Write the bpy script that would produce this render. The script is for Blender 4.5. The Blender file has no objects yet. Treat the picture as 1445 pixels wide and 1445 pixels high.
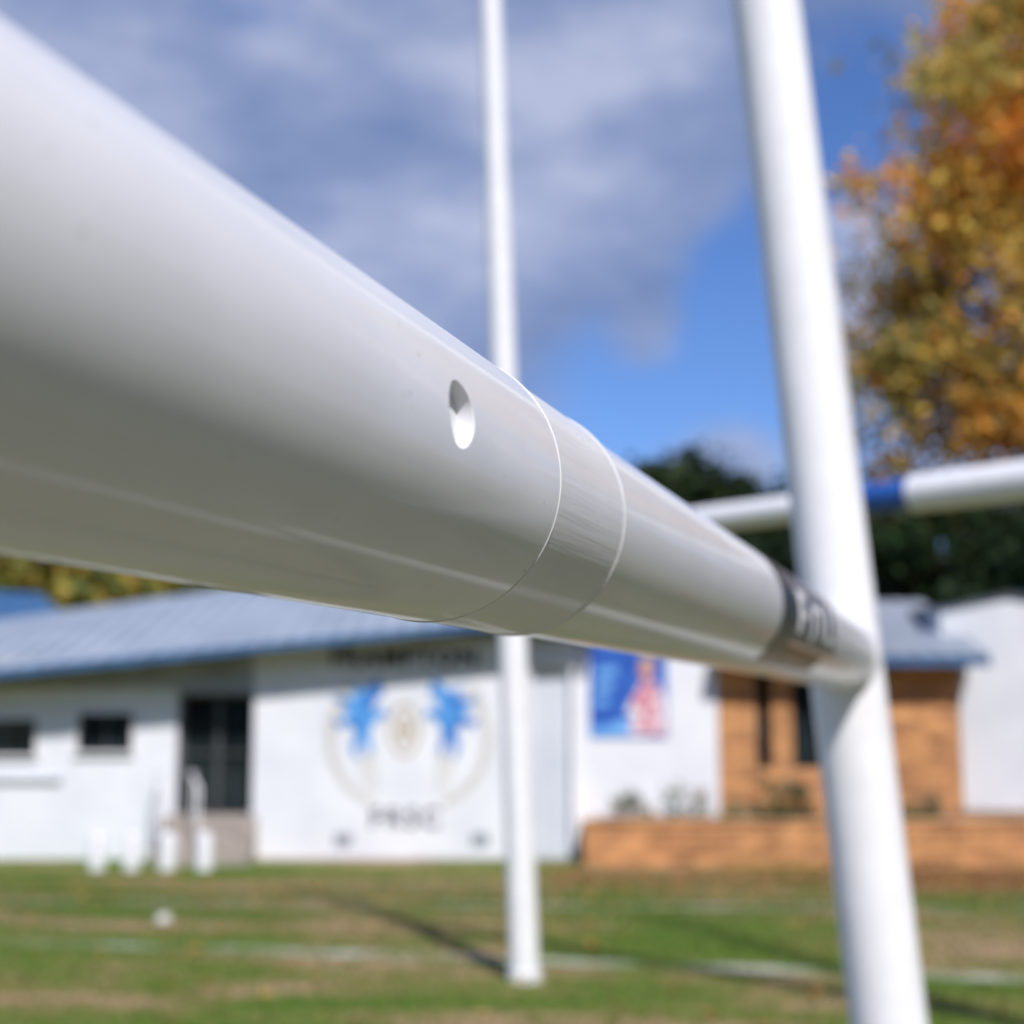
import bpy, math, random
import numpy as np
from mathutils import Vector, Matrix, Quaternion
random.seed(4); rng=np.random.default_rng(7)
S=bpy.context.scene
COL=S.collection
S.view_settings.view_transform='Standard'; S.view_settings.look='None'; S.view_settings.exposure=0
R=math.radians

# ---------------------------------------------------------------- materials
def newmat(name):
    m=bpy.data.materials.new(name); m.use_nodes=True
    nt=m.node_tree; b=nt.nodes['Principled BSDF']
    return m,nt,b
def N(nt,t,**kw):
    n=nt.nodes.new(t)
    for k,v in kw.items(): setattr(n,k,v)
    return n
def c4(c): return (c[0],c[1],c[2],1)
def ramp(nt,stops):
    r=N(nt,'ShaderNodeValToRGB'); e=r.color_ramp.elements
    while len(e)<len(stops): e.new(0.5)
    for i,(p,c) in enumerate(stops): e[i].position=p; e[i].color=c4(c)
    return r
def noisy(name,c1,c2,scale=3,rough=.7,bump=0,bscale=30,detail=3,lo=.35,hi=.65,stretch=(1,1,1),spec=.5):
    m,nt,b=newmat(name); L=nt.links.new
    tc=N(nt,'ShaderNodeTexCoord'); mp=N(nt,'ShaderNodeMapping'); mp.inputs['Scale'].default_value=stretch
    L(tc.outputs['Object'],mp.inputs['Vector'])
    n=N(nt,'ShaderNodeTexNoise'); n.inputs['Scale'].default_value=scale; n.inputs['Detail'].default_value=detail
    L(mp.outputs[0],n.inputs['Vector'])
    r=ramp(nt,[(lo,c1),(hi,c2)]); L(n.outputs['Fac'],r.inputs[0]); L(r.outputs[0],b.inputs['Base Color'])
    b.inputs['Roughness'].default_value=rough; b.inputs['Specular IOR Level'].default_value=spec
    if bump:
        n2=N(nt,'ShaderNodeTexNoise'); n2.inputs['Scale'].default_value=bscale; n2.inputs['Detail'].default_value=2
        L(mp.outputs[0],n2.inputs['Vector'])
        bp=N(nt,'ShaderNodeBump'); bp.inputs['Strength'].default_value=bump; bp.inputs['Distance'].default_value=.02
        L(n2.outputs['Fac'],bp.inputs['Height']); L(bp.outputs[0],b.inputs['Normal'])
    return m

def bar_paint(name,base=(.80,.80,.81),rough=.3,scr=.12,dirt=.5,coat=1.0,cr=.05):
    """glossy white powder coat; object space Z runs along the tube"""
    m,nt,b=newmat(name); L=nt.links.new
    tc=N(nt,'ShaderNodeTexCoord')
    mp=N(nt,'ShaderNodeMapping'); mp.inputs['Scale'].default_value=(90,90,3); L(tc.outputs['Object'],mp.inputs['Vector'])
    n=N(nt,'ShaderNodeTexNoise'); n.inputs['Scale'].default_value=1.5; n.inputs['Detail'].default_value=4; L(mp.outputs[0],n.inputs['Vector'])
    n2=N(nt,'ShaderNodeTexNoise'); n2.inputs['Scale'].default_value=9; n2.inputs['Detail'].default_value=4; L(tc.outputs['Object'],n2.inputs['Vector'])
    v=N(nt,'ShaderNodeTexVoronoi'); v.inputs['Scale'].default_value=60; L(tc.outputs['Object'],v.inputs['Vector'])
    sp=N(nt,'ShaderNodeMapRange'); sp.inputs['From Min'].default_value=.06; sp.inputs['From Max'].default_value=.13; sp.inputs['To Min'].default_value=1; sp.inputs['To Max'].default_value=0
    L(v.outputs['Distance'],sp.inputs['Value'])
    gate=N(nt,'ShaderNodeMapRange'); gate.inputs['From Min'].default_value=.50; gate.inputs['From Max'].default_value=.62; L(n2.outputs['Fac'],gate.inputs['Value'])
    mu=N(nt,'ShaderNodeMath',operation='MULTIPLY'); L(sp.outputs[0],mu.inputs[0]); L(gate.outputs[0],mu.inputs[1])
    mu2=N(nt,'ShaderNodeMath',operation='MULTIPLY'); L(mu.outputs[0],mu2.inputs[0]); mu2.inputs[1].default_value=dirt
    r=ramp(nt,[(.3,tuple(x*.92 for x in base)),(.7,base)]); L(n2.outputs['Fac'],r.inputs[0])
    mx=N(nt,'ShaderNodeMix',data_type='RGBA'); L(mu2.outputs[0],mx.inputs['Factor']); L(r.outputs[0],mx.inputs[6]); mx.inputs[7].default_value=(.3,.29,.25,1)
    L(mx.outputs[2],b.inputs['Base Color'])
    rr=N(nt,'ShaderNodeMapRange'); rr.inputs['To Min'].default_value=rough*.8; rr.inputs['To Max'].default_value=rough*1.35; L(n.outputs['Fac'],rr.inputs['Value']); L(rr.outputs[0],b.inputs['Roughness'])
    bp=N(nt,'ShaderNodeBump'); bp.inputs['Strength'].default_value=scr; bp.inputs['Distance'].default_value=.0006; L(n.outputs['Fac'],bp.inputs['Height'])
    L(bp.outputs[0],b.inputs['Normal'])
    b.inputs['IOR'].default_value=1.45; b.inputs['Specular IOR Level'].default_value=.35
    b.inputs['Coat Weight'].default_value=coat; b.inputs['Coat Roughness'].default_value=cr; b.inputs['Coat IOR'].default_value=1.45
    return m
M={}
M['bar']=bar_paint('white_bar_paint',base=(.785,.79,.82),rough=.42,scr=.10,coat=.52,cr=.09)
M['collar']=bar_paint('white_collar_paint',base=(.74,.74,.755),rough=.45,scr=.8,dirt=.8,coat=.3,cr=.14)
M['post']=bar_paint('white_post_paint',base=(.88,.88,.90),rough=.45,cr=.16,coat=.4)
M['seam']=noisy('seam_grime',(.06,.05,.04),(.30,.28,.26),scale=35,rough=.7)
M['edge']=noisy('seam_edge_white',(.78,.78,.80),(.84,.84,.84),scale=35,rough=.5)
M['inner']=noisy('inner_sleeve_white',(.78,.78,.78),(.84,.84,.84),rough=.4)
M['black']=noisy('black_decal',(.02,.02,.025),(.035,.035,.04),rough=.35)
M['navy']=noisy('navy_decal',(.08,.09,.12),(.12,.13,.16),rough=.35)
M['brown']=noisy('brown_decal',(.22,.09,.03),(.3,.14,.05),rough=.4)
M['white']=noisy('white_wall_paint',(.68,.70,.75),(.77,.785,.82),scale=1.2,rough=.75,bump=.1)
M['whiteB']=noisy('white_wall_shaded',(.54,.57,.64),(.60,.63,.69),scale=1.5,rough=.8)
M['trim']=noisy('white_trim',(.76,.76,.78),(.82,.82,.84),rough=.5)
M['fascia']=noisy('grey_fascia',(.26,.28,.32),(.34,.36,.40),scale=2,rough=.7)
M['signboard']=noisy('grey_signboard',(.60,.62,.66),(.68,.70,.73),scale=2,rough=.7)
M['bluef']=noisy('blue_fascia',(.03,.09,.20),(.04,.13,.28),rough=.45)
M['bluebar']=noisy('blue_sleeve_paint',(.02,.09,.36),(.025,.11,.42),rough=.35)
M['glass']=noisy('dark_glass',(.008,.012,.016),(.02,.03,.035),rough=.08,scale=2)
M['steel']=noisy('dark_frame',(.05,.055,.06),(.08,.085,.09),rough=.5)
M['muralblue']=noisy('mural_blue',(.015,.13,.50),(.10,.36,.74),scale=5,rough=.8)
M['muralgold']=noisy('mural_gold',(.42,.36,.27),(.56,.51,.42),scale=9,rough=.8)
M['muraltan']=noisy('mural_tan',(.40,.30,.19),(.54,.45,.34),scale=9,rough=.8)
M['ink']=noisy('mural_ink',(.04,.04,.06),(.10,.10,.13),scale=9,rough=.8)
M['signink']=noisy('sign_ink',(.015,.015,.02),(.025,.025,.03),scale=9,rough=.8)
M['posterblue']=noisy('poster_blue',(.02,.08,.40),(.035,.14,.52),scale=3,rough=.4)
M['posterlight']=noisy('poster_light_blue',(.1,.32,.75),(.2,.45,.8),scale=3,rough=.4)
M['skin']=noisy('poster_skin',(.55,.25,.18),(.65,.36,.28),scale=5,rough=.4)
M['pink']=noisy('poster_pink',(.55,.10,.16),(.8,.66,.72),scale=6,rough=.4,lo=.42,hi=.58)
M['conc']=noisy('concrete',(.28,.24,.21),(.40,.35,.31),scale=5,rough=.9,bump=.3)
M['soil']=noisy('leafy_soil',(.14,.08,.045),(.26,.16,.09),scale=9,rough=1,bump=.5)
M['bark']=noisy('bark',(.05,.035,.025),(.12,.09,.065),scale=6,rough=.95,bump=.6,stretch=(1,1,.3))
M['ball']=noisy('ball_leather',(.55,.54,.48),(.66,.65,.6),scale=20,rough=.6)

def brick():
    m,nt,b=newmat('orange_brick'); L=nt.links.new
    tc=N(nt,'ShaderNodeTexCoord'); mp=N(nt,'ShaderNodeMapping'); mp.inputs['Rotation'].default_value=(R(90),0,0)
    L(tc.outputs['Object'],mp.inputs['Vector'])
    bt=N(nt,'ShaderNodeTexBrick'); bt.inputs['Scale'].default_value=1; bt.inputs['Brick Width'].default_value=.36; bt.inputs['Row Height'].default_value=.135; bt.inputs['Mortar Size'].default_value=.016
    bt.inputs['Color1'].default_value=(.72,.33,.11,1); bt.inputs['Color2'].default_value=(.34,.12,.04,1); bt.inputs['Mortar'].default_value=(.50,.35,.21,1)
    L(mp.outputs[0],bt.inputs['Vector'])
    n=N(nt,'ShaderNodeTexNoise'); n.inputs['Scale'].default_value=2.5; n.inputs['Detail'].default_value=4; L(tc.outputs['Object'],n.inputs['Vector'])
    mx=N(nt,'ShaderNodeMix',data_type='RGBA',blend_type='MULTIPLY'); mx.inputs['Factor'].default_value=.7
    r=ramp(nt,[(.3,(.6,.55,.5)),(.7,(1.1,1.05,1))]); L(n.outputs['Fac'],r.inputs[0])
    L(bt.outputs['Color'],mx.inputs[6]); L(r.outputs[0],mx.inputs[7]); L(mx.outputs[2],b.inputs['Base Color'])
    b.inputs['Roughness'].default_value=.9
    bp=N(nt,'ShaderNodeBump'); bp.inputs['Strength'].default_value=.5; bp.inputs['Distance'].default_value=.01; bp.invert=True
    L(bt.outputs['Fac'],bp.inputs['Height']); L(bp.outputs[0],b.inputs['Normal'])
    return m
M['brick']=brick()
def corrugated(name,c1,c2):
    m,nt,b=newmat(name); L=nt.links.new
    tc=N(nt,'ShaderNodeTexCoord')
    w=N(nt,'ShaderNodeTexWave'); w.inputs['Scale'].default_value=.9; w.bands_direction='X'; L(tc.outputs['Object'],w.inputs['Vector'])
    n=N(nt,'ShaderNodeTexNoise'); n.inputs['Scale'].default_value=1.2; n.inputs['Detail'].default_value=4; L(tc.outputs['Object'],n.inputs['Vector'])
    r=ramp(nt,[(.3,c1),(.7,c2)]); L(n.outputs['Fac'],r.inputs[0])
    mx=N(nt,'ShaderNodeMix',data_type='RGBA',blend_type='MULTIPLY'); mx.inputs['Factor'].default_value=.35
    L(r.outputs[0],mx.inputs[6]); L(w.outputs['Color'],mx.inputs[7]); L(mx.outputs[2],b.inputs['Base Color'])
    b.inputs['Roughness'].default_value=.4; b.inputs['Metallic'].default_value=.1
    bp=N(nt,'ShaderNodeBump'); bp.inputs['Strength'].default_value=.8; bp.inputs['Distance'].default_value=.03
    L(w.outputs['Fac'],bp.inputs['Height']); L(bp.outputs[0],b.inputs['Normal'])
    return m
M['roof']=corrugated('corrugated_roof',(.32,.38,.46),(.46,.52,.60))
M['roof2']=corrugated('corrugated_roof_grey',(.28,.33,.40),(.40,.45,.53))
def grassmat():
    m,nt,b=newmat('grass_ground'); L=nt.links.new
    tc=N(nt,'ShaderNodeTexCoord')
    n1=N(nt,'ShaderNodeTexNoise'); n1.inputs['Scale'].default_value=.75; n1.inputs['Detail'].default_value=5; n1.inputs['Roughness'].default_value=.7
    mp=N(nt,'ShaderNodeMapping'); mp.inputs['Scale'].default_value=(.5,1.3,1); mp.inputs['Location'].default_value=(1.3,4.2,0); L(tc.outputs['Object'],mp.inputs['Vector']); L(mp.outputs[0],n1.inputs['Vector'])
    n2=N(nt,'ShaderNodeTexNoise'); n2.inputs['Scale'].default_value=9; n2.inputs['Detail'].default_value=4; L(tc.outputs['Object'],n2.inputs['Vector'])
    r=ramp(nt,[(.36,(.075,.14,.016)),(.47,(.115,.17,.025)),(.53,(.20,.175,.06)),(.60,(.37,.25,.15))]); L(n1.outputs['Fac'],r.inputs[0])
    vm=N(nt,'ShaderNodeVectorMath',operation='DISTANCE'); vm.inputs[1].default_value=(.5,.5,0); L(tc.outputs['Object'],vm.inputs[0])  # unseen turf round the near goal, greyed to cut green bounce on the bar
    wr=N(nt,'ShaderNodeMapRange',interpolation_type='SMOOTHSTEP'); wr.inputs['From Min'].default_value=4.5; wr.inputs['From Max'].default_value=8.2; wr.inputs['To Min'].default_value=.88; wr.inputs['To Max'].default_value=0
    L(vm.outputs['Value'],wr.inputs['Value'])
    wm=N(nt,'ShaderNodeMix',data_type='RGBA'); L(wr.outputs[0],wm.inputs['Factor']); L(r.outputs[0],wm.inputs[6]); wm.inputs[7].default_value=(.165,.160,.115,1)
    r2=ramp(nt,[(.3,(.6,.65,.55)),(.7,(1.25,1.2,1.2))]); L(n2.outputs['Fac'],r2.inputs[0])
    mx=N(nt,'ShaderNodeMix',data_type='RGBA',blend_type='MULTIPLY'); mx.inputs['Factor'].default_value=1
    L(wm.outputs[2],mx.inputs[6]); L(r2.outputs[0],mx.inputs[7]); L(mx.outputs[2],b.inputs['Base Color'])
    b.inputs['Roughness'].default_value=.95; b.inputs['Specular IOR Level'].default_value=.15
    bp=N(nt,'ShaderNodeBump'); bp.inputs['Strength'].default_value=.5; bp.inputs['Distance'].default_value=.03
    L(n2.outputs['Fac'],bp.inputs['Height']); L(bp.outputs[0],b.inputs['Normal'])
    return m
M['grass']=grassmat()
M['line']=noisy('worn_line_paint',(.12,.18,.035),(.46,.46,.38),scale=1.4,rough=.95,lo=.40,hi=.64,detail=8)
M['line2']=noisy('fresh_line_paint',(.6,.6,.58),(.78,.78,.77),scale=6,rough=.95,lo=.3,hi=.5,detail=6)
def leafmat(name,trans=.35):
    m,nt,b=newmat(name); L=nt.links.new
    a=N(nt,'ShaderNodeVertexColor'); a.layer_name='Col'
    L(a.outputs['Color'],b.inputs['Base Color']); b.inputs['Roughness'].default_value=.6; b.inputs['Specular IOR Level'].default_value=.3
    t=N(nt,'ShaderNodeBsdfTranslucent'); L(a.outputs['Color'],t.inputs['Color'])
    ms=N(nt,'ShaderNodeMixShader'); ms.inputs[0].default_value=trans
    o=nt.nodes['Material Output']; L(b.outputs[0],ms.inputs[1]); L(t.outputs[0],ms.inputs[2]); L(ms.outputs[0],o.inputs['Surface'])
    return m
M['leaf']=leafmat('leaves')

# ---------------------------------------------------------------- mesh helpers
def link(o,parent=None):
    COL.objects.link(o)
    if parent: o.parent=parent
    return o
def empty(name,loc=(0,0,0)):
    e=bpy.data.objects.new(name,None); e.empty_display_size=.3; COL.objects.link(e); return e
def meshobj(name,v,f,mat,parent=None,smooth=False):
    me=bpy.data.meshes.new(name); me.from_pydata([tuple(x) for x in v],[],f); me.update()
    me.materials.append(mat)
    if smooth:
        for p in me.polygons: p.use_smooth=True
    o=bpy.data.objects.new(name,me); return link(o,parent)
def box(name,x0,x1,y0,y1,z0,z1,mat,parent=None,bev=.006):
    v=[(x,y,z) for x in(x0,x1) for y in(y0,y1) for z in(z0,z1)]
    f=[(0,1,3,2),(4,6,7,5),(0,4,5,1),(2,3,7,6),(0,2,6,4),(1,5,7,3)]
    o=meshobj(name,v,f,mat,parent)
    if bev:
        b=o.modifiers.new('bev','BEVEL'); b.width=bev; b.segments=2
    return o
def lathe(name,origin,direction,prof,mat,parent=None,seg=64,closed=False,cap=True,sharp=30):
    """prof list (s,r) along local Z; object space Z = tube axis"""
    v=[];f=[]
    for s,r in prof:
        for i in range(seg):
            a=2*math.pi*i/seg; v.append((r*math.cos(a),r*math.sin(a),s))
    n=len(prof)
    rr=range(n) if closed else range(n-1)
    for j in rr:
        k=(j+1)%n
        for i in range(seg):
            i2=(i+1)%seg
            f.append((j*seg+i,j*seg+i2,k*seg+i2,k*seg+i))
    if cap and not closed:
        f.append(tuple(range(seg-1,-1,-1))); f.append(tuple((n-1)*seg+i for i in range(seg)))
    me=bpy.data.meshes.new(name); me.from_pydata(v,[],f); me.update(); me.materials.append(mat)
    for p in me.polygons: p.use_smooth=True
    me.set_sharp_from_angle(angle=R(sharp))
    o=bpy.data.objects.new(name,me); link(o,parent)
    q=Vector(direction).normalized().to_track_quat('Z','Y')
    o.matrix_world=Matrix.Translation(origin)@q.to_matrix().to_4x4()
    return o
def tube(name,p0,p1,r0,r1,mat,parent=None,seg=32):
    p0=Vector(p0);p1=Vector(p1);l=(p1-p0).length
    return lathe(name,p0,p1-p0,[(0,r0),(l,r1)],mat,parent,seg,sharp=40)
def plate(name,pts,y,mat,parent=None,t=.006):
    n=len(pts); v=[(x,y,z) for x,z in pts]+[(x,y+t,z) for x,z in pts]
    f=[tuple(range(n)),tuple(range(2*n-1,n-1,-1))]+[(i,i+n,(i+1)%n+n,(i+1)%n) for i in range(n)]
    return meshobj(name,v,f,mat,parent)
def text(name,s,x,y,z,size,mat,parent,ex=.004,rot=(R(90),0,0),space=1.1,off=.02):
    c=bpy.data.curves.new(name,'FONT'); c.body=s; c.size=size; c.extrude=ex; c.align_x='CENTER'; c.space_character=space; c.offset=size*off
    t=bpy.data.objects.new(name+'_tmp',c); COL.objects.link(t)
    bpy.context.view_layer.update()
    me=bpy.data.meshes.new_from_object(t); bpy.data.objects.remove(t)
    me.materials.clear(); me.materials.append(mat)
    o=bpy.data.objects.new(name,me); link(o,parent); o.location=(x,y,z); o.rotation_euler=rot
    return o

# ---------------------------------------------------------------- camera
cam=bpy.data.cameras.new('camera'); co=bpy.data.objects.new('camera',cam); COL.objects.link(co)
co.location=(0,0,1.8); co.rotation_euler=(R(90+8.19),0,0)
cam.lens=49.8; cam.sensor_width=36; cam.clip_start=.02; cam.clip_end=2000
cam.dof.use_dof=True; cam.dof.focus_distance=.985; cam.dof.aperture_fstop=3.7
S.camera=co

# ---------------------------------------------------------------- light
el=R(46); az=(.31,-.95); l=math.hypot(*az)
sd=Vector((az[0]/l*math.cos(el),az[1]/l*math.cos(el),math.sin(el)))
sl=bpy.data.lights.new('sun','SUN'); sl.energy=4.7; sl.angle=R(2.6); sl.color=(1,.955,.915)
so=bpy.data.objects.new('sun',sl); COL.objects.link(so); so.rotation_euler=sd.to_track_quat('Z','Y').to_euler(); so.location=(20,-40,40)

w=bpy.data.worlds.new('World'); S.world=w; w.use_nodes=True; nt=w.node_tree; nt.nodes.clear(); L=nt.links.new
out=N(nt,'ShaderNodeOutputWorld'); bg=N(nt,'ShaderNodeBackground'); bg.inputs['Strength'].default_value=.11; L(bg.outputs[0],out.inputs[0])
sky=N(nt,'ShaderNodeTexSky'); sky.sky_type='NISHITA'; sky.sun_disc=False; sky.sun_elevation=el; sky.sun_rotation=math.atan2(az[0],az[1])
sky.ozone_density=2.0; sky.dust_density=.4; sky.air_density=1.0
tc=N(nt,'ShaderNodeTexCoord')
tint=N(nt,'ShaderNodeMix',data_type='RGBA',blend_type='MULTIPLY'); tint.inputs['Factor'].default_value=1; L(sky.outputs[0],tint.inputs[6]); tint.inputs[7].default_value=(.62,.84,1.28,1)
mp=N(nt,'ShaderNodeMapping'); mp.inputs['Scale'].default_value=(1,1,1.9); mp.inputs['Location'].default_value=(3.1,1.7,.4); L(tc.outputs['Generated'],mp.inputs['Vector'])
n=N(nt,'ShaderNodeTexNoise'); n.inputs['Scale'].default_value=4.2; n.inputs['Detail'].default_value=5; n.inputs['Roughness'].default_value=.56; n.inputs['Distortion'].default_value=.25; L(mp.outputs[0],n.inputs['Vector'])
acc=n.outputs['Fac']
for d,r,wt in [((.125,.977,.235),.16,-.34),((.175,.962,.325),.08,-.28),((.249,.951,.405),.11,-.26),((-.19,.94,.53),.11,-.26),
               ((-.25,.96,.36),.42,.38),((-.02,.95,.40),.22,.32),((.10,.94,.42),.15,.26),((.34,.90,.52),.14,.2),((.10,.975,.262),.05,.30),
               ((.235,.965,.30),.09,.50),((.150,.984,.178),.08,.45)]:
    dv=Vector(d).normalized()
    vm=N(nt,'ShaderNodeVectorMath',operation='DISTANCE'); vm.inputs[1].default_value=dv; L(tc.outputs['Generated'],vm.inputs[0])
    mr=N(nt,'ShaderNodeMapRange',interpolation_type='SMOOTHSTEP'); mr.inputs['From Max'].default_value=r; mr.inputs['To Min'].default_value=wt; mr.inputs['To Max'].default_value=0
    L(vm.outputs['Value'],mr.inputs['Value'])
    ad=N(nt,'ShaderNodeMath',operation='ADD'); L(acc,ad.inputs[0]); L(mr.outputs[0],ad.inputs[1]); acc=ad.outputs[0]
cr=N(nt,'ShaderNodeMapRange',interpolation_type='SMOOTHSTEP'); cr.inputs['From Min'].default_value=.36; cr.inputs['From Max'].default_value=.66; cr.inputs['To Max'].default_value=.88; L(acc,cr.inputs['Value'])
n2=N(nt,'ShaderNodeTexNoise'); n2.inputs['Scale'].default_value=6; n2.inputs['Detail'].default_value=4; L(mp.outputs[0],n2.inputs['Vector'])
ccol=ramp(nt,[(.34,(1.75,2.4,4.3)),(.5,(2.7,3.3,5.2)),(.66,(4.7,5.1,6.8))]); L(n2.outputs['Fac'],ccol.inputs[0])
mx=N(nt,'ShaderNodeMix',data_type='RGBA'); L(cr.outputs[0],mx.inputs['Factor']); L(tint.outputs[2],mx.inputs[6]); L(ccol.outputs[0],mx.inputs[7]); L(mx.outputs[2],bg.inputs['Color'])

# ---------------------------------------------------------------- ground
def sm(t): t=max(0,min(1,t)); return t*t*(3-2*t)
def gz(y): return -.4*sm((y-12)/8.5)
ys=[-400,-60,-5,2,6,9,11,12]+[12+i*.5 for i in range(1,18)]+[22,26,40,90,200,700,1200]
xs=[-900,-200,-40,-15,-8,-4,0,4,8,15,40,200,900]
v=[(x,y,gz(y)) for y in ys for x in xs]; nx=len(xs)
f=[(j*nx+i,j*nx+i+1,(j+1)*nx+i+1,(j+1)*nx+i) for j in range(len(ys)-1) for i in range(nx-1)]
meshobj('grass_field',v,f,M['grass'],smooth=True)
def strip(name,p0,p1,wd,mat,n=30):
    p0=Vector(p0);p1=Vector(p1);d=(p1-p0).normalized();q=Vector((-d.y,d.x))*wd/2
    v=[];f=[]
    for i in range(n+1):
        p=p0.lerp(p1,i/n)
        for sgn in(1,-1):
            a=p+q*sgn; v.append((a.x,a.y,gz(a.y)+.006))
    for i in range(n): f.append((2*i,2*i+1,2*i+3,2*i+2))
    return meshobj(name,v,f,mat)
strip('goal_line',(-1.25,-2.5),(.937,4.0),.12,M['line2'])
strip('field_line_marking',(-14,14.0),(14,7.8),.26,M['line'])
strip('field_line_marking',(-14,16.4),(14,13.0),.3,M['line'])

def quadmesh(name,V,c,mat,parent=None):
    n,k,_=V.shape
    me=bpy.data.meshes.new(name); me.vertices.add(n*k); me.vertices.foreach_set('co',V.reshape(-1).astype('f'))
    me.loops.add(n*k); me.loops.foreach_set('vertex_index',np.arange(n*k,dtype='i'))
    me.polygons.add(n); me.polygons.foreach_set('loop_start',np.arange(0,n*k,k,dtype='i')); me.polygons.foreach_set('loop_total',np.full(n,k,dtype='i'))
    me.update(calc_edges=True)
    ca=me.color_attributes.new('Col','FLOAT_COLOR','CORNER')
    cc=np.ones((n,k,4)); cc[:,:,:3]=np.clip(c,0,1)[:,None,:]; ca.data.foreach_set('color',cc.reshape(-1).astype('f'))
    me.materials.append(mat); o=bpy.data.objects.new(name,me); return link(o,parent)
def blades(name,n,x0,x1,y0,y1,h):
    px=rng.uniform(x0,x1,n); py=y0+(y1-y0)*rng.uniform(0,1,n)**1.3
    pz=np.array([gz(y) for y in py])
    a=rng.uniform(0,6.28,n); hh=h*rng.uniform(.5,1.3,n); wd=.005+.007*rng.uniform(0,1,n)
    lx=rng.normal(0,.35,n)*hh; ly=rng.normal(0,.35,n)*hh
    V=np.empty((n,3,3))
    V[:,0]=np.stack([px-np.cos(a)*wd,py-np.sin(a)*wd,pz],1); V[:,1]=np.stack([px+np.cos(a)*wd,py+np.sin(a)*wd,pz],1)
    V[:,2]=np.stack([px+lx,py+ly,pz+hh],1)
    dry=(np.sin(px*1.3+py*.7)+np.sin(py*2.1-px*.5)+rng.normal(0,.7,n))>.9
    c=np.where(dry[:,None],np.array([.34,.25,.12]),np.array([.10,.17,.022]))*rng.uniform(.6,1.3,(n,1))
    return quadmesh(name,V,c,M['leaf'])
blades('grass_tufts',45000,-8,9,7.5,20.5,.035)

def leafquads(P,size,c):
    n=len(P)
    a=rng.normal(size=(n,3)); a/=np.linalg.norm(a,axis=1)[:,None]
    b=np.cross(a,rng.normal(size=(n,3))); b/=np.linalg.norm(b,axis=1)[:,None]
    s=(size*rng.uniform(.6,1.3,n))[:,None]
    V=np.stack([P-a*s,P+b*s*.55,P+a*s,P-b*s*.55],1)
    return V,c
n=1100; px=rng.uniform(-7,8,n); py=rng.uniform(8,20.5,n); P=np.stack([px,py,np.array([gz(y) for y in py])+.04],1)
pal=np.array([[.55,.24,.05],[.45,.16,.04],[.6,.38,.08],[.32,.16,.07]]); V,c=leafquads(P,.05,pal[rng.integers(0,4,n)])
V[:,:,2]=P[:,None,2]+(V[:,:,2]-P[:,None,2])*.35
quadmesh('fallen_leaves',V,c,M['leaf'])
n=9000; px=np.concatenate([rng.uniform(.5,12,3000),rng.uniform(4.5,12,6000)]); py=20.9-np.abs(rng.normal(0,1.6,n)); P=np.stack([px,py,np.array([gz(y) for y in py])+.03],1)
pal2=np.array([[.38,.18,.08],[.28,.12,.05],[.44,.26,.10]]); V,c=leafquads(P,.06,pal2[rng.integers(0,3,n)])
V[:,:,2]=P[:,None,2]+(V[:,:,2]-P[:,None,2])*.35
quadmesh('fallen_leaf_drift',V,c,M['leaf'])

# ---------------------------------------------------------------- trees
def tree(name,base,h,crown,rad,nclump,nleaf,pal,leafsize,trunk_r=.3,seed=1,clump=.17,low=None,extra=None):
    global rng
    r=np.random.default_rng(seed); rng=r
    e=empty(name); base=Vector(base); C=Vector(crown)
    top=Vector((C.x,C.y,C.z+rad[2]*.45))
    pts=[base.lerp(top,t)+Vector((math.sin(t*5+seed)*.02*h,0,0)) for t in np.linspace(0,1,9)]
    for i in range(8):
        tube('trunk_%d'%i,pts[i],pts[i+1],trunk_r*(1-i/9),trunk_r*(1-(i+1)/9),M['bark'],e,12)
    cc=[]
    for i in range(nclump):
        d=r.normal(size=3); d/=np.linalg.norm(d); q=r.uniform(.25,1)**.45*(.85+.3*r.uniform())
        cc.append(np.array([C.x+d[0]*rad[0]*q,C.y+d[1]*rad[1]*q,C.z+d[2]*rad[2]*q]))
    if extra:
        for q in extra: cc.append(np.array(q,dtype=float))
    for i in range(0,len(cc)):
        if i%3 and i<nclump: continue
        t=r.uniform(.3,.85); p=pts[int(t*8)]; q=Vector(cc[i]); mid=p.lerp(q,.5)+Vector((0,0,-.04*h))
        tube('limb_%d_a'%i,p,mid,trunk_r*.28,trunk_r*.16,M['bark'],e,7); tube('limb_%d_b'%i,mid,q,trunk_r*.16,trunk_r*.04,M['bark'],e,7)
    per=nleaf//nclump; P=[];K=[]
    for i,cen in enumerate(cc):
        pr=per if i<nclump else per//3
        rr=clump*(rad[0]+rad[2])*.5*r.uniform(.6,1.35)
        g=r.normal(size=(pr,3))*rr*np.array([.62,.62,.45])
        P.append(cen+g); base_c=pal[r.integers(0,len(pal))]
        col=np.where(r.uniform(size=(pr,1))<.7,base_c,pal[r.integers(0,len(pal),pr)])*r.uniform(.65,1.3,(pr,1))
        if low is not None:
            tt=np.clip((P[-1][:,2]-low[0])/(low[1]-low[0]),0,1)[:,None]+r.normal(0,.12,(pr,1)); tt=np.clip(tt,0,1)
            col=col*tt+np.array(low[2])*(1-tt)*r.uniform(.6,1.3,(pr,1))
        K.append(col)
    P=np.concatenate(P);K=np.concatenate(K)
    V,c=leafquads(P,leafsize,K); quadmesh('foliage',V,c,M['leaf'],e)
    return e
aut=np.array([[.92,.42,.05],[.90,.56,.08],[.66,.46,.10],[.95,.38,.05],[.50,.42,.11],[.82,.36,.07],[.36,.32,.09],[.92,.62,.12]])
ex=[(8.0,31,7.6),(8.3,30.5,8.6),(8.6,31,6.9),(9.2,31,6.4),(7.9,31,9.6),(8.7,30,7.8),(9.8,31,6.0),(7.9,31,13.8),(8.8,31,5.9)]
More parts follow.
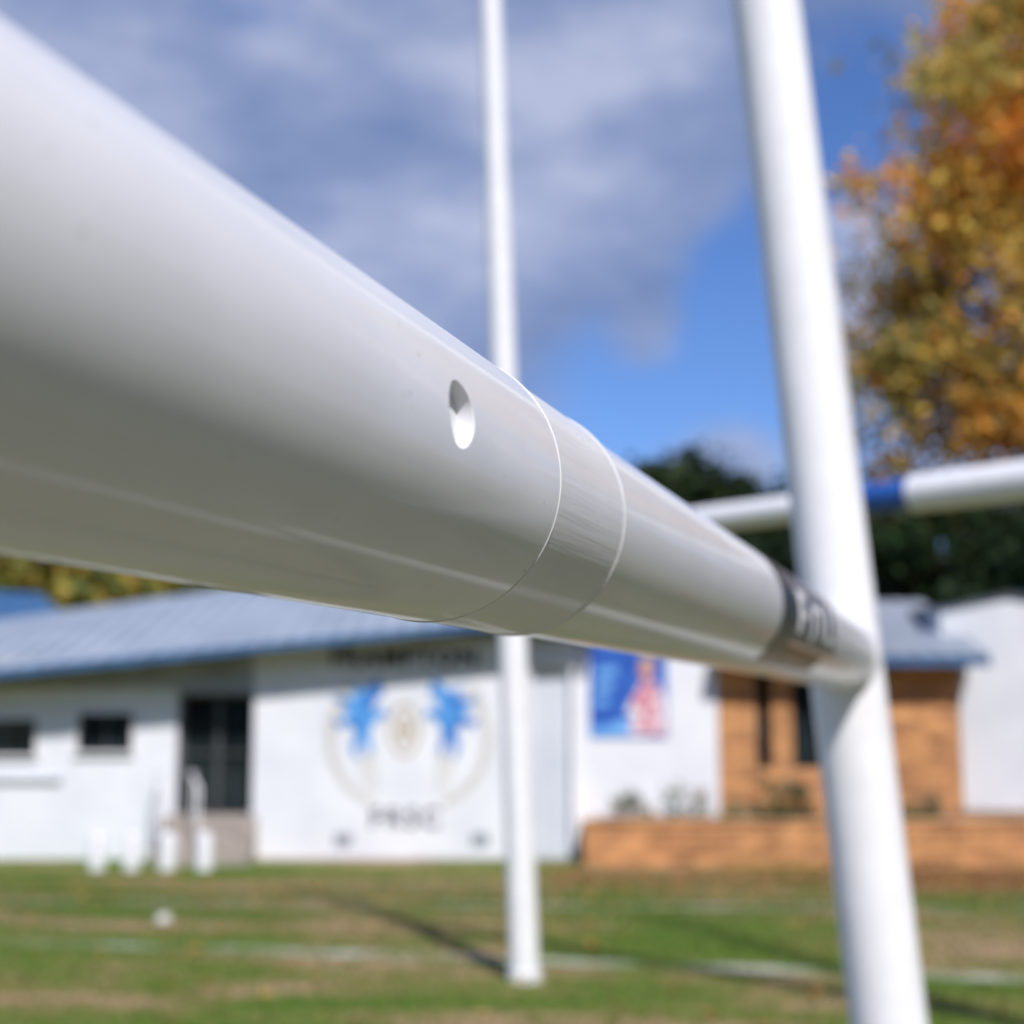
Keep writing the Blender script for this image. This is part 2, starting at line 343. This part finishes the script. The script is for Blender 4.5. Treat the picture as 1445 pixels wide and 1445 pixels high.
tree('autumn_tree',(13.4,31,-.4),18,(13.2,31,12.6),(5.3,4.5,7.4),120,32000,aut,.17,.45,3,low=(5.6,8.8,(.26,.14,.07)),extra=ex)
dk=np.array([[.025,.05,.015],[.03,.065,.02],[.018,.035,.013],[.05,.07,.02]])
tree('dark_evergreen_tree',(13,27.5,-.4),6.5,(13,27.5,4.3),(4.6,2.2,2.2),50,14000,dk,.15,.25,5,clump=.22)
tree('evergreen_tree',(6.4,30,-.4),7,(6.0,30,4.4),(2.6,1.8,2.1),36,9000,dk,.16,.25,6,clump=.22)
tree('evergreen_tree',(3.0,33,-.4),8,(3.3,33,5.3),(2.9,1.8,2.6),44,11000,dk,.16,.25,8,clump=.22)
tree('evergreen_tree',(9.6,32,-.4),8,(9.4,32,4.8),(2.6,2.0,2.3),40,9000,dk,.16,.25,9,clump=.22)
yg=np.array([[.30,.27,.05],[.18,.22,.05],[.38,.28,.05],[.12,.16,.035]])
def treeline(name,x0,x1,y0,y1,z0,z1,n,pal,size,seed,nc=70):
    r=np.random.default_rng(seed); P=[];K=[]
    for i in range(nc):
        t=r.uniform(); cx=x0+(x1-x0)*t; cy=y0+(y1-y0)*t
        top=z0+(z1-z0)*(.82+.18*math.sin((cx+cy)*.5+seed)+r.normal(0,.05))
        cz=z0+(top-z0)*r.uniform()**.6; m=n//nc; sc_=(z1-z0)*.1
        P.append(np.array([cx+r.normal(0,1),cy+r.normal(0,1),cz])+r.normal(size=(m,3))*np.array([1.6,1.6,.8])*sc_*1.3); K.append(pal[r.integers(0,len(pal))]*r.uniform(.6,1.35,(m,1)))
    global rng; rng=r
    V,c=leafquads(np.concatenate(P),size,np.concatenate(K)); return quadmesh(name,V,c,M['leaf'])
treeline('unseen_dark_trees',-32,-7,58,58,-.4,9.0,24000,yg,.42,2,110)
treeline('unseen_dark_trees',2,34,48,48,-.4,6.5,14000,dk,.4,4)
md=np.array([[.05,.06,.025],[.06,.055,.03],[.04,.045,.022],[.08,.06,.035]])
treeline('unseen_dark_trees',20,24,-30,16,0,12,12000,md,.8,21,120)  # unseen trees right of the camera, added to darken bar and post reflections
treeline('unseen_dark_trees',-25,20,-38,-34,0,12,9000,md,.9,22,100)  # unseen trees behind the camera, added to cut ambient light on the goal

# ---------------------------------------------------------------- near goal
goal=empty('rugby_goalpost')
P0=Vector((.935,4.0,1.968)); D=Vector((-.3180,-.9481,0)).normalized(); RT=Vector((-D.y,D.x,0)); UP=Vector((0,0,1))
def segs(a,b,r,n): return [(a+(b-a)*i/n,r) for i in range(n+1)]
R1,R2,R3=.1,.0990,.0968
s1,s2=3.128,2.931; end=5.62
lathe('crossbar_far_section',P0,D,[(0,R3)]+segs(.05,s2-.002,R3,6)+[(s2+.01,R3)],M['bar'],goal,160)
bead=[(s2,R3-.001),(s2,R2-.0004),(s2+.0010,R2+.0008),(s2+.0030,R2+.0013),(s2+.0050,R2+.0008),(s2+.0064,R2)]
lathe('crossbar_collar',P0,D,bead+[(s2+.014,R2),(s1-.0035,R2),(s1-.0026,R2-.003),(s1-.001,R2-.006)],M['collar'],goal,200,cap=False,sharp=50)
lathe('seam_ring_far',P0,D,[(s2-.0036,R3),(s2-.0034,R3+.0004),(s2-.0001,R3+.0004)],M['seam'],goal,160,cap=False)
lathe('seam_ring_near',P0,D,[(s1-.0034,R2-.002),(s1-.0032,R2+.0003),(s1-.0006,R2+.0003),(s1-.0004,R2-.002)],M['seam'],goal,200,cap=False)
lathe('seam_lip_near',P0,D,[(s1-.0004,R1-.004),(s1-.0003,R1+.0001),(s1+.0003,R1+.0006),(s1+.0010,R1+.0008),(s1+.0017,R1+.0005),(s1+.0023,R1+.0001)],M['edge'],goal,200,cap=False,sharp=60)
lathe('crossbar_inner_sleeve',P0,D,[(s1-.1,.0868),(end-.1,.0868)],M['inner'],goal,96)
prof=[(s1,.0885),(s1,R1-.0008),(s1+.0010,R1)]+segs(s1+.01,end,R1,40)+[(end,.0885)]
near=lathe('crossbar_near_section',P0,D,prof,M['bar'],goal,192,closed=True)
sh=3.329; ha=R(4.0); nrm=(RT*math.cos(ha)+UP*math.sin(ha))
hc=P0+D*sh+nrm*.1
cut=lathe('cut',hc-nrm*.0109,nrm,[(0,.0203),(.01,.0203),(.0116,.0220),(.04,.0225)],M['inner'],None,56)
bm=near.modifiers.new('b','BOOLEAN'); bm.operation='DIFFERENCE'; bm.object=cut; bm.solver='EXACT'
bpy.context.view_layer.update()
dg=bpy.context.evaluated_depsgraph_get(); me2=bpy.data.meshes.new_from_object(near.evaluated_get(dg))
near.modifiers.clear(); near.data=me2; bpy.data.objects.remove(cut)
nr=[]
for p in me2.polygons:
    pn=p.normal; c=p.center; cr_=Vector((c.x,c.y,0)).normalized(); d_=pn.dot(cr_)
    for li in p.loop_indices:
        co_=me2.vertices[me2.loops[li].vertex_index].co; rr=math.hypot(co_.x,co_.y)
        rad=Vector((co_.x,co_.y,0)).normalized()
        if d_>.985 and rr>R1-.0003: nr.append(rad)
        elif d_>.2 and c.z<s1+.003 and rr>.09:
            nz=pn.z; nr.append((rad*math.sqrt(max(0,1-nz*nz))+Vector((0,0,nz))).normalized())
        else: nr.append(pn.copy())
for p in me2.polygons: p.use_smooth=True
me2.normals_split_custom_set(nr)

def patch(name,sa,sb,a0,a1,r,mat,n=24):
    v=[];f=[]
    for i in range(n+1):
        a=R(a0+(a1-a0)*i/n); nn=RT*math.cos(a)+UP*math.sin(a)
        for s_ in (sa,sb): v.append(P0+D*s_+nn*r)
    for i in range(n): f.append((2*i,2*i+1,2*i+3,2*i+2))
    return meshobj(name,v,f,mat,goal,True)
patch('decal_panel',1.93,1.15,44,-30,R3+.0008,M['navy'])
patch('decal_black_band',1.95,1.80,50,-46,R3+.0016,M['black'])
patch('decal_brown_strip',1.93,1.3,-34,-60,R3+.0012,M['brown'])
for k,(a,b,c_,d_) in enumerate([(1.78,1.72,22,-20),(1.72,1.66,22,14),(1.72,1.66,2,-5),(1.60,1.55,16,-24),(1.55,1.49,14,7),(1.48,1.44,18,-18),(1.38,1.33,20,-20),(1.33,1.26,-12,-20),(1.21,1.17,20,-20)]):
    patch('decal_letter_%d'%k,a,b,c_,d_,R3+.0024,M['trim'])
lathe('crossbar_socket',P0,D,[(0,.103),(.12,.103),(.128,.1005),(.128,.095)],M['post'],goal,96,cap=False)
def upright(par,base,topv,r0,r1,steps,mat,nm='upright'):
    base=Vector(base);topv=Vector(topv);l_=(topv-base).length
    pr=[(0,r0)]
    for i,(t,ra,rb) in enumerate(steps):
        pr+= [(t*l_,ra),(t*l_+.006,rb)]
    pr+=[(l_,r1),(l_+.006,r1-.008)]
    o=lathe(nm,base,topv-base,pr,mat,par,96)
    lathe(nm+'_ground_socket',base-Vector((0,0,.05)),UP,[(0,r0+.012),(.05,r0+.012),(.055,r0+.012),(.12,r0+.012),(.124,r0+.001)],M['trim'],par,48,cap=False)
    return o
ln=-.087
def onpost(p,z): return Vector((p.x+ln*(z-P0.z),p.y,z))
upright(goal,onpost(P0,0),onpost(P0,4.8),.104,.100,[],M['post'],'upright_far')
PN=P0+D*5.62
upright(goal,onpost(PN,0),onpost(PN,4.8),.104,.100,[],M['post'],'upright_near')

# ---------------------------------------------------------------- second goal
g2=empty('rugby_goalpost')
A=Vector((0,10.1,3.02)); B=Vector((2.67,7.3,3.02)); dd=(B-A).normalized(); Lf=5.6
upright(g2,(.087,10.1,0),(-.19,10.1,8.0),.104,.078,[(.37,.100,.094),(.7,.09,.083)],M['post'],'upright_left')
E=A+dd*Lf
upright(g2,(E.x+.09,E.y,0),(E.x-.18,E.y,8.0),.104,.078,[(.37,.100,.094),(.7,.09,.083)],M['post'],'upright_right')
Lb=(B-A).length
tube('crossbar_left',A,A+dd*(Lb*.735),.083,.083,M['post'],g2,48)
tube('crossbar_blue_sleeve',A+dd*(Lb*.735),A+dd*(Lb*.835),.09,.09,M['bluebar'],g2,48)
tube('crossbar_right',A+dd*(Lb*.835),E,.104,.104,M['post'],g2,48)

# ---------------------------------------------------------------- clubhouse
def X(x): return (x-722.5)*.01104
def Z(y): return 1.8-(y-1010)*.0109
ch=empty('clubhouse_building')
Y=22.3
def wall_with_openings(name,x0,x1,z0,z1,y,th,ops,mat,par):
    cur=x0;i=0
    for xa,xb,za,zb in ops:
        box('%s_%d'%(name,i),cur,xa,y,y+th,z0,z1,mat,par,0); i+=1
        box('%s_%d'%(name,i),xa,xb,y,y+th,zb,z1,mat,par,0); i+=1
        if za>z0: box('%s_%d'%(name,i),xa,xb,y,y+th,z0,za,mat,par,0); i+=1
        cur=xb
    box('%s_%d'%(name,i),cur,x1,y,y+th,z0,z1,mat,par,0)
wa=(X(-45),X(45),Z(1067),Z(1015)); wb=(X(103),X(182),Z(1062),Z(1006)); wc=(X(-210),X(-110),Z(1067),Z(1015))
wall_with_openings('left_wall',-13,X(245),-.45,Z(970),Y+.25,.2,[wc,wa,wb],M['white'],ch)
for k,(a,b,c_,d_) in enumerate([wa,wb,wc]):
    box('window_glass_%d'%k,a,b,Y+.36,Y+.38,c_,d_,M['glass'],ch,0)
    t=.045
    box('window_head_%d'%k,a-t,b+t,Y+.21,Y+.27,d_,d_+t,M['trim'],ch); box('window_sill_%d'%k,a-t,b+t,Y+.17,Y+.27,c_-t,c_,M['trim'],ch)
    box('window_jamb_l_%d'%k,a-t,a,Y+.212,Y+.27,c_,d_,M['trim'],ch); box('window_jamb_r_%d'%k,b,b+t,Y+.212,Y+.27,c_,d_,M['trim'],ch)
    box('window_mullion_%d'%k,(a+b)/2-.015,(a+b)/2+.015,Y+.33,Y+.36,c_,d_,M['steel'],ch,0)
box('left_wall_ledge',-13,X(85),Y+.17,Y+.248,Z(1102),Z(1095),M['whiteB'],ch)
box('fascia_band_left',-13,X(357),Y+.10,Y+.5,Z(970)+.002,2.75,M['fascia'],ch)
dx0,dx1,dz0,dz1=X(247),X(356),Z(1148),Z(978)
box('door_glass',dx0,dx1,Y+.5,Y+.52,dz0,dz1,M['glass'],ch,0)
box('door_frame_l',dx0,dx0+.06,Y+.42,Y+.498,dz0,dz1,M['steel'],ch); box('door_frame_r',dx1-.06,dx1,Y+.42,Y+.498,dz0,dz1,M['steel'],ch)
box('door_frame_mid',(dx0+dx1)/2-.04,(dx0+dx1)/2+.04,Y+.42,Y+.498,dz0,dz1-.06,M['steel'],ch); box('door_frame_head',dx0+.06,dx1-.06,Y+.421,Y+.499,dz1-.06,dz1,M['steel'],ch)
box('door_transom',dx0+.06,dx1-.06,Y+.43,Y+.497,dz0+.9,dz0+.94,M['steel'],ch)
box('door_head_wall',dx0,dx1,Y+.12,Y+.5,dz1+.002,Z(970),M['fascia'],ch)
for k in range(3):
    box('door_step_%d'%k,dx0-.15,dx1+.12,Y-.75+.3*k,Y+.5,-.45+.24*k+(.002*k),-.45+.24*(k+1),M['conc'],ch,.012)
def rail(nm,pts,r,mat,par):
    for i in range(len(pts)-1):
        tube('%s_%d'%(nm,i),pts[i],pts[i+1],r,r,mat,par,14)
for k,xr in enumerate((X(255),X(304))):
    pts=[(xr,Y-1.0,-.4),(xr,Y-1.0,.62),(xr-.03,Y-.9,.76),(xr-.14,Y-.75,.86),(xr-.3,Y-.3,.93),(xr-.32,Y+.1,.93),(xr-.32,Y+.1,.2)]
    rail('handrail_%d'%k,pts,.024,M['trim'],ch)
box('mural_wall',X(358),X(752),Y,Y+.5,-.45,Z(940),M['white'],ch,.01)
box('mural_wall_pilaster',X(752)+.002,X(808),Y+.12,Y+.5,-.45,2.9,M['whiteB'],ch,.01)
box('wall_capping',X(806),X(812),Y-.03,Y+.5,-.45,2.9,M['trim'],ch,.005)
box('plinth',X(358)-.01,X(806),Y-.03,Y-.002,-.45,-.36,M['conc'],ch)
box('sign_fascia',X(358)-.02,X(806),Y-.06,Y+.5,Z(940)+.002,3.0,M['signboard'],ch)
text('sign_lettering','FRAMPTON',X(570),Y-.068,Z(939),.40,M['signink'],ch,space=1.15,off=.04)
text('mural_lettering','FRSC',X(573),Y-.006,Z(1166),.42,M['ink'],ch,space=1.25)
for k,xx in enumerate((487,678)): 
    box('vent_%d'%k,X(xx-12),X(xx+12),Y-.012,Y-.001,Z(1192),Z(1174),M['fascia'],ch,.003)
horse=[(22,-62),(30,-40),(20,-36),(14,-18),(30,-22),(38,-8),(26,-10),(14,0),(10,14),(16,34),(8,44),(6,30),(0,22),(-8,34),(-2,46),(-12,44),(-16,28),(-10,8),(-20,0),(-34,6),(-42,-8),(-30,-6),(-20,-16),(-34,-26),(-44,-44),(-28,-34),(-14,-34),(-18,-52),(-6,-46),(2,-44),(10,-54)]
sc=.01104
for k,(cx,sg) in enumerate(((512,1),(634,-1))):
    plate('mural_figure_%d'%k,[(X(cx)+sg*px_*sc,Z(1022)-py_*sc*1.05) for px_,py_ in horse],Y-.006,M['muralblue'],ch,.005)
    for q in range(5):
        x_=X(cx)+sg*(8+5*q-10)*sc; plate('mural_stroke_%d_%d'%(k,q),[(x_,Z(1060)),(x_+.02,Z(1060)),(x_+.03,Z(1100+6*q)),(x_+.015,Z(1100+6*q))],Y-.005,M['muralgold'],ch,.004)
def ring(nm,cx,cz,rx,rz,wd,a0,a1,mat,y,n=28):
    pts=[]
    for i in range(n+1):
        a=R(a0+(a1-a0)*i/n); pts.append((cx+rx*math.cos(a),cz+rz*math.sin(a)))
    for i in range(n,-1,-1):
        a=R(a0+(a1-a0)*i/n); pts.append((cx+(rx-wd)*math.cos(a),cz+(rz-wd)*math.sin(a)))
    v=[(x_,y,z_) for x_,z_ in pts]; m_=n+1
    f=[(i,i+1,2*m_-2-i,2*m_-1-i) for i in range(n)]
    return meshobj(nm,v,f,mat,ch)
ring('mural_oval',X(571),Z(1030),.25,.42,.06,0,360,M['muraltan'],Y-.006)
plate('mural_centre',[(X(571)+.12*math.cos(a),Z(1030)+.24*math.sin(a)) for a in np.linspace(0,6.1,14)],Y-.0045,M['muralgold'],ch,.003)
for sgn in(-1,1):
    for i in range(17):
        a=R(-62+ i*6.2); cx=X(577)+sgn*1.23*math.cos(a); cz=Z(1040)+1.13*math.sin(a)
        for o_ in(-1,1):
            ta=(a if sgn>0 else math.pi-a)+math.pi/2*sgn+o_*.6
            dx_,dz_=math.cos(ta)*.13,math.sin(ta)*.13; nx_,nz_=-dz_*.25,dx_*.25
            plate('laurel_leaf',[(cx,cz),(cx+dx_*.5+nx_,cz+dz_*.5+nz_),(cx+dx_,cz+dz_),(cx+dx_*.5-nx_,cz+dz_*.5-nz_)],Y-.006-.001*(o_>0),M['muralgold'],ch,.003)
box('poster_wall',X(812),X(1015),Y+.15,Y+.6,-.45,2.95,M['white'],ch,.01)
po=empty('wall_poster'); yp=Y+.13
box('poster_backing',X(833),X(943),yp,yp+.018,Z(1041),2.93,M['posterblue'],po,.003)
plate('poster_light_area',[(X(835),Z(1039)),(X(943)-.02,Z(1039)),(X(943)-.02,Z(1026)),(X(900),Z(1012)),(X(835),Z(1026))],yp-.004,M['posterlight'],po,.003)
plate('poster_person_shirt',[(X(890),Z(1037)),(X(941),Z(1037)),(X(940),Z(985)),(X(928),Z(962)),(X(908),Z(960)),(X(893),Z(985))],yp-.007,M['pink'],po,.003)
plate('poster_person_head',[(X(914)+.12*math.cos(a),Z(944)+.16*math.sin(a)) for a in np.linspace(0,6.0,16)],yp-.011,M['skin'],po,.003)
plate('poster_person_arm',[(X(893),Z(985)),(X(884),Z(1004)),(X(905),Z(1016)),(X(910),Z(1004)),(X(897),Z(1000))],yp-.012,M['trim'],po,.003)
plate('poster_person_hair',[(X(905),Z(938)),(X(905),Z(926)),(X(924),Z(926)),(X(925),Z(940)),(X(919),Z(934))],yp-.016,M['muraltan'],po,.003)
for k in range(3): box('poster_text_line_%d'%k,X(842),X(872-6*k),yp-.003,yp-.001,Z(952+22*k),Z(940+22*k),M['posterlight'],po,0)
def ev(x): return 3.15+(x+1.1)*.0985
def rg(x): return 4.24+(x+6.05)*.138
xa,xb=-13,1.4
rv=[(xa,21.75,ev(xa)),(xb,21.75,ev(xb)),(xb,28,rg(xb)),(xa-3,28,rg(xa-3)),(xb,36,ev(xb)-.3),(xa-3,36,ev(xa)-.5)]
meshobj('roof',rv,[(0,1,2,3),(3,2,4,5)],M['roof'],ch)
gv=[(xa,21.74,ev(xa)-.11),(xb,21.74,ev(xb)-.11),(xb,21.74,ev(xb)+.01),(xa,21.74,ev(xa)+.01),(xa,21.62,ev(xa)-.11),(xb,21.62,ev(xb)-.11),(xb,21.62,ev(xb)+.01),(xa,21.62,ev(xa)+.01)]
meshobj('gutter',gv,[(0,1,2,3),(4,5,6,7),(0,1,5,4),(2,3,7,6),(0,3,7,4),(1,2,6,5)],M['bluef'],ch)
sv=[(xa,21.76,ev(xa)-.08),(xb,21.76,ev(xb)-.08),(xb,22.8,ev(xb)-.08),(xa,22.8,ev(xa)-.08)]
meshobj('soffit',sv,[(0,1,2,3)],M['fascia'],ch)
box('rear_mass',-12.9,1.3,22.9,35,-.45,2.2,M['white'],ch,0)
dh=empty('distant_house')
meshobj('roof',[(-22,44,4.2),(-13.6,44,4.6),(-16.0,48,5.9),(-22,48,6.2)],[(0,1,2,3)],M['bluef'],dh)
box('walls',-21.8,-13.8,44.3,50,-.4,4.15,M['whiteB'],dh,0)
for k,(xx) in enumerate((150,198,247,298)):
    x_=X(xx)*.95; yb=21.0
    lathe('bollard',(x_,yb,-.42),UP,[(0,.115),(.02,.115),(.47,.115),(.51,.105),(.54,.08),(.55,.02)],M['trim'],None,28)

# ---------------------------------------------------------------- brick building
bb=empty('brick_building')
op=[(X(1070),X(1092),Z(1085),Z(950)),(X(1122),X(1160),Z(1085),Z(960))]
wall_with_openings('brick_wall',X(1016),X(1360),-.45,Z(938),Y+.2,.25,op,M['brick'],bb)
for k,(a,b,c_,d_) in enumerate(op):
    box('window_glass_%d'%k,a,b,Y+.34,Y+.36,c_,d_,M['glass'],bb,0)
    box('window_frame_%d'%k,a,a+.03,Y+.3,Y+.338,c_,d_,M['steel'],bb,0)
fx0,fx1=X(1016)-.1,X(1392)
box('fascia',fx0,fx1,Y-.35,Y-.3,Z(940),Z(926),M['bluef'],bb)
box('soffit',fx0,fx1,Y-.298,Y+.6,Z(938)+.002,Z(934),M['fascia'],bb,0)
box('return_wall',X(1360)-.25,X(1360),Y+.452,Y+5,-.45,Z(938),M['brick'],bb,0)
zr=Z(925)
meshobj('roof',[(fx0,Y-.36,zr),(fx1,Y-.36,zr),(X(1322)*1.1,Y+2.8,zr+1.1),(fx0,Y+2.8,zr+1.1),(fx1,Y+6,zr),(fx0,Y+6,zr)],[(0,1,2,3),(1,4,2),(3,2,4,5)],M['roof2'],bb)
ws=empty('white_shed')
x0,x1=X(1352),X(1560); zt=Z(850); ysh=Y+.7
nb=18
for i in range(nb):
    a=x0+(x1-x0)*i/nb; b=x0+(x1-x0)*(i+1)/nb
    box('cladding_%d'%i,a+.018,b-.018,ysh,ysh+.04,-.4,zt+.02,M['white'],ws,.005)
box('shed_core',x0,x1,ysh+.038,ysh+4.5,-.4,zt+.01,M['white'],ws,0)
meshobj('roof',[(x0-.15,ysh-.15,zt+.02),((x0+x1)/2,ysh-.15,zt+.28),(x1+.15,ysh-.15,zt+.02),(x0-.15,ysh+4.7,zt+.02),((x0+x1)/2,ysh+4.7,zt+.28),(x1+.15,ysh+4.7,zt+.02)],[(0,1,4,3),(1,2,5,4)],M['bluef'],ws)
meshobj('gable',[(x0,ysh+.01,zt),(x1,ysh+.01,zt),((x0+x1)/2,ysh+.01,zt+.26)],[(0,1,2)],M['white'],ws)
rw=empty('low_brick_wall')
box('wall',X(820),X(1620),21.55,21.8,-.45,.20,M['brick'],rw,.01)
box('coping',X(820)-.03,X(1620),21.52,21.83,.202,.265,M['brick'],rw,.012)
box('end_return',X(820),X(820)+.25,21.802,22.4,-.45,.20,M['brick'],rw,.01)
meshobj('planter_soil',[(X(820)+.2,21.8,.18),(X(1620),21.8,.18),(X(1620),23.2,.34),(X(820)+.2,23.2,.34)],[(0,1,2,3)],M['soil'],None)
def bush(name,x,y,z,w_,h_,n,pal,seed,size=.05):
    r=np.random.default_rng(seed); global rng; rng=r
    nc=max(5,int(n/60)); P=[];K=[]
    for i in range(nc):
        c0=np.array([x+r.uniform(-w_,w_),y+r.uniform(-.15,.15),z+r.uniform(0,1)**1.6*h_])
        P.append(c0+r.normal(size=(60,3))*np.array([.07,.06,.07])); K.append(pal[r.integers(0,len(pal))]*r.uniform(.6,1.4,(60,1)))
    P=np.concatenate(P);K=np.concatenate(K); V,c=leafquads(P,size,K)
    e=empty(name); quadmesh('foliage',V,c,M['leaf'],e)
    for i in range(7):
        tube('stem_%d'%i,(x+r.uniform(-w_*.3,w_*.3),y,z-.05),(x+r.uniform(-w_,w_),y,z+h_*r.uniform(.6,1)),.012,.005,M['bark'],e,6)
gp=np.array([[.16,.22,.09],[.22,.27,.13],[.3,.3,.18],[.3,.2,.1],[.1,.15,.05]])
bush('shrub',X(888),22.05,.22,.3,.42,420,gp,11,.035); bush('shrub',X(965),22.05,.22,.35,.50,420,gp,12,.035)
bush('shrub',X(1100),22.05,.22,.38,.6,900,gp*.7,13,.045); bush('shrub',X(1290),22.05,.22,.25,.5,420,gp*.8,14,.04); bush('shrub',X(1030),22.05,.22,.2,.2,240,gp,15,.035)
lathe('rugby_ball',(-3.07,12.6,gz(12.6)+.05),(1,.8,.15),[(0.068*(1-math.cos(math.pi*i/20)),.055*max(.02,math.sin(math.pi*i/20))**.85) for i in range(21)],M['ball'],None,40)
print('done')
